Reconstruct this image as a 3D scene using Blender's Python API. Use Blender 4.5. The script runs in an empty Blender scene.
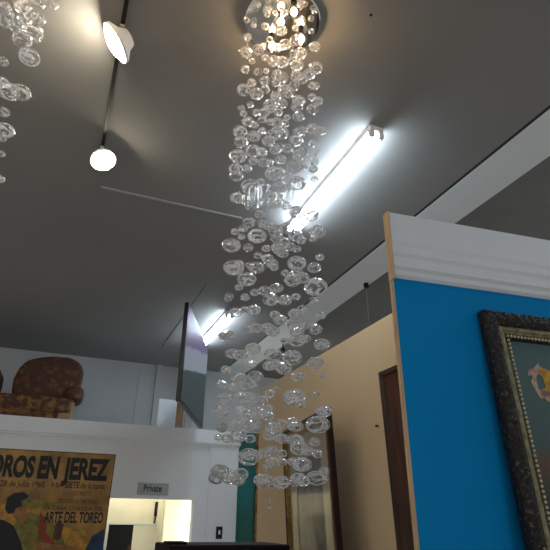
import bpy, bmesh, math, random
from mathutils import Vector, Matrix, noise
random.seed(11)
SC = bpy.context.scene
COL = SC.collection
PI = math.pi
# ---------------------------------------------------------------- camera
F = 515.0
CAM = Vector((0, 0, 1.7))
zc = Vector((14, 1075, -F)).normalized()
yc = Vector((-235, -248, -F)); yc = (yc - yc.dot(zc) * zc).normalized()
xc = yc.cross(zc)
ROT = Matrix((xc, yc, zc))
def ray(px, py): return (ROT @ Vector((px - 275, 275 - py, -F))).normalized()
def atz(px, py, z): d = ray(px, py); return CAM + d * ((z - CAM.z) / d.z)
def aty(px, py, y): d = ray(px, py); return CAM + d * (y / d.y)
def atx(px, py, x): d = ray(px, py); return CAM + d * (x / d.x)
cd = bpy.data.cameras.new('camera'); cam = bpy.data.objects.new('camera', cd); COL.objects.link(cam)
cd.sensor_width = 36; cd.lens = F / 550 * 36; cd.clip_start = .01; cd.clip_end = 200
cam.matrix_world = Matrix.Translation(CAM) @ ROT.to_4x4()
SC.camera = cam
# ---------------------------------------------------------------- materials
def new_mat(name):
    m = bpy.data.materials.new(name); m.use_nodes = True
    return m, m.node_tree.nodes, m.node_tree.links, m.node_tree.nodes['Principled BSDF']
def srgb(*c):
    return tuple(((v/255+.055)/1.055)**2.4 if v/255 > .04045 else v/255/12.92 for v in c) + (1,)
def mat(name, c, rough=.6, metal=0, var=.08, scale=4, bump=0, bscale=60, spec=.4, c2=None, lo=.35, hi=.65, stretch=None, coat=0):
    m, n, l, b = new_mat(name)
    b.inputs['Roughness'].default_value = rough; b.inputs['Metallic'].default_value = metal
    b.inputs['Specular IOR Level'].default_value = spec; b.inputs['Coat Weight'].default_value = coat
    c = srgb(*c); d = srgb(*c2) if c2 else tuple(v*(1-var) for v in c[:3]) + (1,)
    tc = n.new('ShaderNodeTexCoord'); mp = n.new('ShaderNodeMapping'); l.new(tc.outputs['Object'], mp.inputs[0])
    if stretch: mp.inputs['Scale'].default_value = stretch
    t = n.new('ShaderNodeTexNoise'); t.inputs['Scale'].default_value = scale; t.inputs['Detail'].default_value = 5
    l.new(mp.outputs[0], t.inputs['Vector'])
    r = n.new('ShaderNodeValToRGB'); r.color_ramp.elements[0].position = lo; r.color_ramp.elements[1].position = hi
    r.color_ramp.elements[0].color = d; r.color_ramp.elements[1].color = c
    l.new(t.outputs['Fac'], r.inputs[0]); l.new(r.outputs[0], b.inputs['Base Color'])
    if bump:
        t2 = n.new('ShaderNodeTexNoise'); t2.inputs['Scale'].default_value = bscale; l.new(mp.outputs[0], t2.inputs['Vector'])
        bp = n.new('ShaderNodeBump'); bp.inputs['Strength'].default_value = bump; bp.inputs['Distance'].default_value = .01
        l.new(t2.outputs['Fac'], bp.inputs['Height']); l.new(bp.outputs[0], b.inputs['Normal'])
    return m
def emit(name, c, s):
    m, n, l, b = new_mat(name)
    n.remove(b); e = n.new('ShaderNodeEmission'); e.inputs[0].default_value = c + (1,); e.inputs[1].default_value = s
    l.new(e.outputs[0], n['Material Output'].inputs[0]); return m
def glass_thin(name, tint, ior, bump=.25):
    """thin blown glass: clear wall with Fresnel reflection and wavy surface"""
    m, n, l, b = new_mat(name); n.remove(b)
    tr = n.new('ShaderNodeBsdfTransparent'); gl = n.new('ShaderNodeBsdfGlossy'); mx = n.new('ShaderNodeMixShader')
    gl.inputs['Roughness'].default_value = .04; gl.inputs['Color'].default_value = (1, 1, 1, 1); tr.inputs[0].default_value = tint
    fr = n.new('ShaderNodeFresnel'); fr.inputs[0].default_value = ior
    tc = n.new('ShaderNodeTexCoord'); t = n.new('ShaderNodeTexNoise'); t.inputs['Scale'].default_value = 2.3; t.inputs['Detail'].default_value = 1.5
    oi = n.new('ShaderNodeObjectInfo'); ad = n.new('ShaderNodeVectorMath'); ad.operation = 'ADD'
    sc = n.new('ShaderNodeMath'); sc.operation = 'MULTIPLY'; sc.inputs[1].default_value = 40; l.new(oi.outputs['Random'], sc.inputs[0])
    l.new(tc.outputs['Object'], ad.inputs[0]); l.new(sc.outputs[0], ad.inputs[1]); l.new(ad.outputs[0], t.inputs['Vector'])
    bp = n.new('ShaderNodeBump'); bp.inputs['Strength'].default_value = bump; bp.inputs['Distance'].default_value = .12
    l.new(t.outputs['Fac'], bp.inputs['Height']); l.new(bp.outputs[0], gl.inputs['Normal']); l.new(bp.outputs[0], fr.inputs['Normal'])
    l.new(fr.outputs[0], mx.inputs[0]); l.new(tr.outputs[0], mx.inputs[1]); l.new(gl.outputs[0], mx.inputs[2])
    l.new(mx.outputs[0], n['Material Output'].inputs[0]); return m
def glass_real(name, ior=1.45, bump=.15, milk=.06):
    m, n, l, b = new_mat(name); n.remove(b)
    g = n.new('ShaderNodeBsdfGlass'); g.inputs['Roughness'].default_value = 0; g.inputs['IOR'].default_value = ior
    tc = n.new('ShaderNodeTexCoord'); t = n.new('ShaderNodeTexNoise'); t.inputs['Scale'].default_value = 2.6; t.inputs['Detail'].default_value = 2
    bp = n.new('ShaderNodeBump'); bp.inputs['Strength'].default_value = bump; bp.inputs['Distance'].default_value = .15
    l.new(tc.outputs['Object'], t.inputs['Vector']); l.new(t.outputs['Fac'], bp.inputs['Height']); l.new(bp.outputs[0], g.inputs['Normal'])
    t.inputs['Distortion'].default_value = 1.5
    df = n.new('ShaderNodeBsdfTranslucent'); df2 = n.new('ShaderNodeBsdfDiffuse'); m1 = n.new('ShaderNodeMixShader'); m2 = n.new('ShaderNodeMixShader')
    l.new(df.outputs[0], m1.inputs[1]); l.new(df2.outputs[0], m1.inputs[2]); m2.inputs[0].default_value = milk
    for q in (df, df2): q.inputs[0].default_value = (.95, .96, .97, 1)
    l.new(g.outputs[0], m2.inputs[1]); l.new(m1.outputs[0], m2.inputs[2]); l.new(m2.outputs[0], n['Material Output'].inputs[0]); return m
def glass_blown(name, k=1):
    """thin blown glass: clear wall, Fresnel gloss, white rim and swirl veins painted in as highlights"""
    m, n, l, b = new_mat(name); n.remove(b)
    tc = n.new('ShaderNodeTexCoord'); oi = n.new('ShaderNodeObjectInfo'); mu = n.new('ShaderNodeMath'); mu.operation = 'MULTIPLY'; mu.inputs[1].default_value = 40
    ad = n.new('ShaderNodeVectorMath'); ad.operation = 'ADD'; l.new(oi.outputs['Random'], mu.inputs[0]); l.new(tc.outputs['Object'], ad.inputs[0]); l.new(mu.outputs[0], ad.inputs[1])
    def nt(scale, dist, det=1.5):
        t = n.new('ShaderNodeTexNoise'); t.inputs['Scale'].default_value = scale; t.inputs['Distortion'].default_value = dist; t.inputs['Detail'].default_value = det
        l.new(ad.outputs[0], t.inputs['Vector']); t.inputs['Scale'].default_value *= k; return t
    t = nt(1.1, .8, 0); bp = n.new('ShaderNodeBump'); bp.inputs['Strength'].default_value = .45; bp.inputs['Distance'].default_value = .2; l.new(t.outputs['Fac'], bp.inputs['Height'])
    gl = n.new('ShaderNodeBsdfGlossy'); gl.inputs['Roughness'].default_value = .05; gl.inputs['Color'].default_value = (1, 1, 1, 1); l.new(bp.outputs[0], gl.inputs['Normal'])
    fr = n.new('ShaderNodeFresnel'); fr.inputs[0].default_value = 1.62; l.new(bp.outputs[0], fr.inputs['Normal'])
    tr = n.new('ShaderNodeBsdfTransparent'); tr.inputs[0].default_value = (.99, .99, .995, 1)
    m0 = n.new('ShaderNodeMixShader'); l.new(fr.outputs[0], m0.inputs[0]); l.new(tr.outputs[0], m0.inputs[1]); l.new(gl.outputs[0], m0.inputs[2])
    # white scatter stands in for bright rim light and squiggly glints in the swirls
    tl = n.new('ShaderNodeBsdfTranslucent'); df = n.new('ShaderNodeBsdfDiffuse'); m1 = n.new('ShaderNodeMixShader'); l.new(tl.outputs[0], m1.inputs[1]); l.new(df.outputs[0], m1.inputs[2])
    for q in (tl, df): q.inputs[0].default_value = (.97, .98, 1, 1)
    lw = n.new('ShaderNodeLayerWeight'); lw.inputs[0].default_value = .5
    mr = n.new('ShaderNodeMapRange'); mr.inputs[1].default_value = RIM0; mr.inputs[2].default_value = 1.0; mr.inputs[4].default_value = RIM; l.new(lw.outputs['Facing'], mr.inputs[0])
    pw = n.new('ShaderNodeMath'); pw.operation = 'POWER'; pw.inputs[1].default_value = 1.1; l.new(mr.outputs[0], pw.inputs[0])
    t2 = nt(.75, 1.6, 0); sb = n.new('ShaderNodeMath'); sb.operation = 'SUBTRACT'; sb.inputs[1].default_value = .5; l.new(t2.outputs['Fac'], sb.inputs[0])
    ab = n.new('ShaderNodeMath'); ab.operation = 'ABSOLUTE'; l.new(sb.outputs[0], ab.inputs[0])
    mv = n.new('ShaderNodeMapRange'); mv.inputs[1].default_value = .0; mv.inputs[2].default_value = .02; mv.inputs[3].default_value = VEIN; mv.inputs[4].default_value = .0; l.new(ab.outputs[0], mv.inputs[0])
    mxx = n.new('ShaderNodeMath'); mxx.operation = 'MAXIMUM'; l.new(pw.outputs[0], mxx.inputs[0]); l.new(mv.outputs[0], mxx.inputs[1])
    m2 = n.new('ShaderNodeMixShader'); l.new(mxx.outputs[0], m2.inputs[0]); l.new(m0.outputs[0], m2.inputs[1]); l.new(m1.outputs[0], m2.inputs[2])
    l.new(m2.outputs[0], n['Material Output'].inputs[0]); return m
RIM0, RIM, VEIN = .87, 1.0, .5
M = dict(
    ceil=mat('ceiling_paint', (141, 139, 137), .85, var=.07, scale=.8),
    strip=mat('soffit_paint', (232, 236, 238), .7, var=.03),
    dceil=mat('unlit_ceiling_tone', (128, 128, 128), .85, var=.08),  # darker grey stands in for less light reaching the right side
    white=mat('white_paint', (228, 231, 234), .55, var=.03, scale=2, bump=.05),
    backw=mat('back_wall_paint', (186, 189, 190), .8, var=.08, scale=1.5),
    beige=mat('beige_paint', (194, 168, 132), .75, var=.05, scale=2, bump=.05),
    blue=mat('blue_paint', (0, 134, 198), .75, spec=.12, var=.06, scale=1.5, bump=.04),
    teal=mat('teal_paint', (22, 112, 112), .6, c2=(34, 88, 74), scale=1.2),
    floor=mat('floor_tile', (196, 192, 184), .35, var=.1),
    ply=mat('plywood', (212, 184, 146), .7, c2=(186, 152, 112), scale=3, stretch=(30, 30, 1)),
    gold=mat('dull_gold', (150, 118, 60), .4, .7, c2=(90, 66, 30), scale=20),
    goldpale=mat('pale_gilt', (156, 148, 114), .45, .35, c2=(108, 102, 74), scale=30),
    blackorn=mat('black_ornament', (104, 90, 60), .4, .2, c2=(15, 13, 12), scale=70, lo=.56, hi=.72, bump=.5, bscale=120),
    brown=mat('dark_brown_wood', (66, 34, 20), .45, c2=(36, 18, 11), scale=3, stretch=(12, 12, 1)),
    brown2=mat('brown_wood', (84, 46, 26), .5, c2=(50, 27, 16), scale=3, stretch=(12, 12, 1)),
    black=mat('black_metal', (16, 16, 18), .45, .2),
    blackpl=mat('black_plastic', (18, 18, 24), .35),
    cab=mat('black_wood', (26, 17, 17), .65, spec=.15, var=.3, scale=3, stretch=(1, 12, 12)),
    chrome=mat('chrome', (235, 235, 235), .06, 1, var=.02),
    alu=mat('aluminium', (190, 192, 195), .35, .6),
    mat_=mat('picture_mat', (132, 116, 84), .3, var=.08, coat=.5),
    dim=mat('faded_print', (82, 76, 66), .4, c2=(44, 42, 38), scale=7, coat=.5),
    sign=mat('sign_grey', (168, 173, 178), .5),
    ink=mat('black_ink', (14, 16, 14), .6, var=.2, scale=30),
    inkf=mat('faded_ink', (46, 40, 26), .6, c2=(92, 74, 38), scale=40),
    paper=mat('poster_paper', (160, 122, 66), .6, c2=(100, 74, 40), scale=9, lo=.3, hi=.7),
    board=mat('poster_edge', (70, 52, 34), .7),
    hair=mat('poster_black', (20, 22, 24), .6), skin=mat('poster_skin', (140, 96, 52), .6, c2=(96, 66, 34), scale=20),
    olive=mat('poster_olive', (124, 112, 44), .6, c2=(70, 74, 34), scale=22), ochre=mat('poster_ochre', (178, 128, 46), .6, c2=(120, 90, 40), scale=25),
    red=mat('poster_red', (130, 44, 26), .6, c2=(90, 44, 24), scale=20), navy=mat('poster_blue', (26, 62, 96), .6, c2=(16, 36, 50), scale=15),
    warmw=mat('warm_white_paint', (244, 236, 208), .7), wood=mat('post_wood', (160, 130, 98), .7, c2=(120, 96, 70), scale=4, stretch=(14, 14, 1)),
    grey=mat('grey_paint', (150, 150, 148), .6), boardw=mat('white_board', (226, 230, 236), .5),
    red2=mat('red_paint', (170, 24, 18), .5), nylon=glass_thin('nylon', (1, 1, 1, 1), 1.03, 0),
    tube=emit('fluorescent_glow', (.74, .88, 1.0), 62), spot=emit('spot_glow', (1, .88, .66), 110),
    bulb=emit('warm_bulb_glow', (1, .68, .36), 210), inner=emit('added_lamp_glow', (1, .96, .82), 190),
)
BUBM = glass_blown('bubble_glass'); BUBM2 = glass_blown('bubble_glass_small', 40)
M['bulbglass'] = glass_thin('lamp_cup_glass', (.99, .97, .93, 1), 1.5, .05)
# ---------------------------------------------------------------- mesh helpers
def tag(o, label=None, cat=None, group=None, kind=None):
    if label: o['label'] = label
    if cat: o['category'] = cat
    if group: o['group'] = group
    if kind: o['kind'] = kind
    return o
def obj(name, bm, m, parent=None, smooth=False, loc=None):
    me = bpy.data.meshes.new(name); bm.normal_update(); bm.to_mesh(me); bm.free()
    if smooth:
        for p in me.polygons: p.use_smooth = True
    if m: me.materials.append(m)
    o = bpy.data.objects.new(name, me); COL.objects.link(o)
    if parent: o.parent = parent
    if loc: o.location = loc
    return o
def empty(name, loc=(0, 0, 0), rot=None):
    o = bpy.data.objects.new(name, None); COL.objects.link(o); o.location = loc; o.empty_display_size = .1
    if rot is not None: o.rotation_euler = rot
    return o
def NB(): return bmesh.new()
def box(bm, x0, x1, y0, y1, z0, z1, bev=0, seg=2):
    t = bmesh.new(); bmesh.ops.create_cube(t, size=1)
    for v in t.verts:
        v.co = Vector((x0 + (v.co.x+.5)*(x1-x0), y0 + (v.co.y+.5)*(y1-y0), z0 + (v.co.z+.5)*(z1-z0)))
    if bev: bmesh.ops.bevel(t, geom=t.edges[:], offset=bev, segments=seg, affect='EDGES', profile=.5)
    me = bpy.data.meshes.new('t'); t.to_mesh(me); t.free(); bm.from_mesh(me); bpy.data.meshes.remove(me); return bm
def cyl(bm, p, q, r, r2=None, n=16, cap=True):
    p, q = Vector(p), Vector(q); d = q - p; r2 = r if r2 is None else r2
    mt = Matrix.Translation((p+q)/2) @ d.to_track_quat('Z', 'Y').to_matrix().to_4x4()
    bmesh.ops.create_cone(bm, cap_ends=cap, segments=n, radius1=r, radius2=r2, depth=d.length, matrix=mt); return bm
def lathe(bm, prof, n=32, mt=Matrix()):
    rings = []
    for r, z in prof:
        rings.append([bm.verts.new(mt @ Vector((r*math.cos(2*PI*i/n), r*math.sin(2*PI*i/n), z))) for i in range(n)] if r > 1e-6 else [bm.verts.new(mt @ Vector((0, 0, z)))])
    for a, b in zip(rings, rings[1:]):
        for i in range(n):
            f = [a[i % len(a)], a[(i+1) % len(a)], b[(i+1) % len(b)], b[i % len(b)]]
            u = []
            for v in f:
                if v not in u: u.append(v)
            if len(u) > 2:
                try: bm.faces.new(u)
                except ValueError: pass
    bmesh.ops.recalc_face_normals(bm, faces=bm.faces[:]); return bm
def prism(bm, prof, x0, x1, axis='x'):
    """profile of (a, b) points swept along x (a=y, b=z) or y (a=x, b=z)"""
    mk = (lambda t, a, b: (t, a, b)) if axis == 'x' else (lambda t, a, b: (a, t, b))
    A = [bm.verts.new(mk(x0, *p)) for p in prof]; B = [bm.verts.new(mk(x1, *p)) for p in prof]
    n = len(prof)
    for i in range(n): bm.faces.new((A[i], A[(i+1) % n], B[(i+1) % n], B[i]))
    bm.faces.new(A[::-1]); bm.faces.new(B); bmesh.ops.recalc_face_normals(bm, faces=bm.faces[:]); return bm
def frame_mesh(w, h, prof, orn=(), amp=.004, step=.02, freq=60):
    """picture frame in the XZ plane, front towards -Y; prof = (inset, forward)"""
    bm = NB(); nx, nz = max(2, int(w/step)), max(2, int(h/step)); rings = []
    for k, (d, y) in enumerate(prof):
        x0, x1, z0, z1 = d, w-d, d, h-d; r = []
        pts = [(x0+(x1-x0)*i/nx, z0) for i in range(nx)] + [(x1, z0+(z1-z0)*i/nz) for i in range(nz)] + \
              [(x1-(x1-x0)*i/nx, z1) for i in range(nx)] + [(x0, z1-(z1-z0)*i/nz) for i in range(nz)]
        for x, z in pts:
            yy = -y
            if k in orn: yy -= amp * (noise.noise(Vector((x*freq, z*freq, k*3.1))) + .6*math.sin(x*freq*2.1+k)*math.sin(z*freq*2.1+k))
            r.append(bm.verts.new((x, yy, z)))
        rings.append(r)
    n = len(rings[0])
    for a, b in zip(rings, rings[1:]):
        for i in range(n): bm.faces.new((a[i], a[(i+1) % n], b[(i+1) % n], b[i]))
    bmesh.ops.recalc_face_normals(bm, faces=bm.faces[:]); return bm
def poly(name, pts, m, parent, y, th=.0008, fx=lambda p: p):
    """flat printed shape, local XZ points, front at -Y"""
    bm = NB(); A = [bm.verts.new((p[0], y, p[1])) for p in pts]; B = [bm.verts.new((p[0], y+th, p[1])) for p in pts]
    bm.faces.new(A); bm.faces.new(B[::-1]); n = len(A)
    for i in range(n): bm.faces.new((A[i], B[i], B[(i+1) % n], A[(i+1) % n]))
    bmesh.ops.recalc_face_normals(bm, faces=bm.faces[:]); return obj(name, bm, m, parent)
def text(name, body, m, parent, x0, x1, z, hgt, y, bold=0.0, rot=0, ext=.0006):
    cu = bpy.data.curves.new(name, 'FONT'); cu.body = body; cu.size = 1; cu.extrude = 0; cu.offset = bold
    cu.materials.append(m); o = bpy.data.objects.new(name, cu); COL.objects.link(o)
    bpy.context.view_layer.update()
    dx, dy = o.dimensions.x, .70
    bb = min(c[0] for c in o.bound_box)
    dg = bpy.context.evaluated_depsgraph_get(); me = bpy.data.meshes.new_from_object(o.evaluated_get(dg))
    bpy.data.objects.remove(o); bpy.data.curves.remove(cu)
    sx, sz = (x1-x0)/dx, hgt/dy
    for v in me.vertices: v.co = Vector((x0 + (v.co.x-bb)*sx, y, z + v.co.y*sz))
    me.name = name; me.materials.clear(); me.materials.append(m)
    o = bpy.data.objects.new(name, me); COL.objects.link(o); o.parent = parent; return o
def struct(name, bm, m, label=None, parent=None):
    o = obj(name, bm, m, parent)
    if not parent: o['kind'] = 'structure'
    if label: o['label'] = label
    return o
# ---------------------------------------------------------------- the setting
CZ = 4.3
struct('floor', box(NB(), -5, 7, -4, 9.6, -.1, 0), M['floor'])
struct('ceiling', box(NB(), -5, 2.735, -4, 9.6, CZ, CZ+.1), M['ceil'])
struct('trim_1', box(NB(), 2.765, 3.18, -4, 9.6, CZ, CZ+.1), M['strip'], 'pale strip of ceiling beside the dark gap')
struct('trim_2', box(NB(), 2.735, 2.765, -4, 9.6, CZ+.001, CZ+.1), M['black'], 'black shadow gap along the ceiling')
struct('ceiling_side', box(NB(), 3.18, 7, -4, 9.6, CZ+.02, CZ+.1), M['dceil'], 'ceiling on the right, toned darker for lack of light')
struct('wall_back', box(NB(), -5, 7, 9.5, 9.6, 0, CZ), M['backw'])
struct('trim_3', box(NB(), 1.50, 1.60, 9.44, 9.5, 2.9, CZ), M['backw'], 'narrow upright pilaster on the back wall')
struct('trim_4', box(NB(), 1.20, 1.215, 9.48, 9.5, 2.9, 4.1), M['backw'])
struct('trim_5', box(NB(), 1.20, 1.50, 9.485, 9.5, 4.1, 4.115), M['backw'])
struct('trim_6', box(NB(), -.02, 1.27, 3.985, 4.005, CZ-.012, CZ), M['alu'], 'thin pale strip across the ceiling')
struct('trim_7', box(NB(), 1.36, 1.37, 5.6, 8.4, CZ-.002, CZ+.002), M['black'], 'fine dark seam in the ceiling')
struct('trim_8', box(NB(), 1.27, 1.76, 3.99, 4.0, CZ-.004, CZ), M['ceil'])
# office partition with doorway (front face y=7.5)
FT = 2.885
wl = NB()
for b in ((-4.5, .55, 0, 2.66), (1.90, 2.08, 0, 2.66), (.55, 1.90, 1.955, 2.66)):
    box(wl, b[0], b[1], 7.52, 7.62, b[2], b[3])
struct('wall_office', wl, M['white'], 'white office partition with a doorway')
struct('wall_office_side', box(NB(), 2.08, 2.50, 7.50, 7.62, 0, 2.68), M['white'], 'white pier right of the office doorway')
cn = prism(NB(), [(7.47, FT), (7.47, 2.70), (7.485, 2.69), (7.485, 2.672), (7.505, 2.660), (7.505, 2.64), (7.62, 2.64), (7.62, FT)], -4.5, 2.50)
struct('trim_9', cn, M['white'], 'white cornice along the top of the office partition')
struct('ceiling_office', box(NB(), -4.5, 2.5, 7.62, 9.5, 2.80, 2.87), M['white'], 'roof of the small office')
struct('trim_10', box(box(NB(), 1.885, 1.90, 7.50, 7.64, 0, 1.97), .55, 1.885, 7.50, 7.64, 1.955, 1.97), M['white'], 'white doorway lining')
# office interior
struct('wall_office_back', box(NB(), -1, 2.5, 8.6, 8.66, 0, 2.8), M['warmw'])
struct('wall_office_inner', box(NB(), 1.60, 1.63, 8.1, 8.6, 0, 2.8), M['warmw'], 'edge of an inner office wall')
# teal wall piece and gold strip
struct('wall_teal', box(NB(), 2.50, 3.9, 7.56, 7.66, 0, 2.90), M['teal'], 'teal wall behind the beige partition')
struct('trim_11', box(NB(), 2.785, 2.83, 7.52, 7.56, 0, 2.90), M['gold'], 'dull gold upright edge on the teal wall')
# beige partition
XB = 2.13
struct('wall_right', box(NB(), XB, XB+.06, 1.80, 5.69, 0, 3.098), M['beige'], 'beige partition wall')
# blue partition
BL = Vector((1.242, 1.708, 0)); BA = math.atan2(-.109, .994)
def bluew(o): o.location = BL; o.rotation_euler = (0, 0, BA); return o
bluew(struct('wall_blue', box(NB(), .012, 2.2, .001, .013, 0, 2.99), M['blue'], 'bright blue partition wall'))
cp = [(-.0, 3.0), (-.028, 3.0), (-.028, 2.85), (-.020, 2.835), (-.020, 2.822), (-.034, 2.81), (-.034, 2.79), (-.022, 2.775), (-.022, 2.755), (-.030, 2.745), (-.030, 2.725), (-.016, 2.712), (-.016, 2.69), (-.004, 2.677), (0, 2.677)]
bluew(struct('trim_12', prism(NB(), cp, .003, 2.2), M['white'], 'white moulded cornice on the blue partition'))
bluew(struct('trim_13', box(box(NB(), -.002, .012, -.0, .013, 0, 2.70), -.004, .003, -.034, .013, 2.66, 3.004), M['ply'], 'bare plywood end of the blue partition'))
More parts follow.
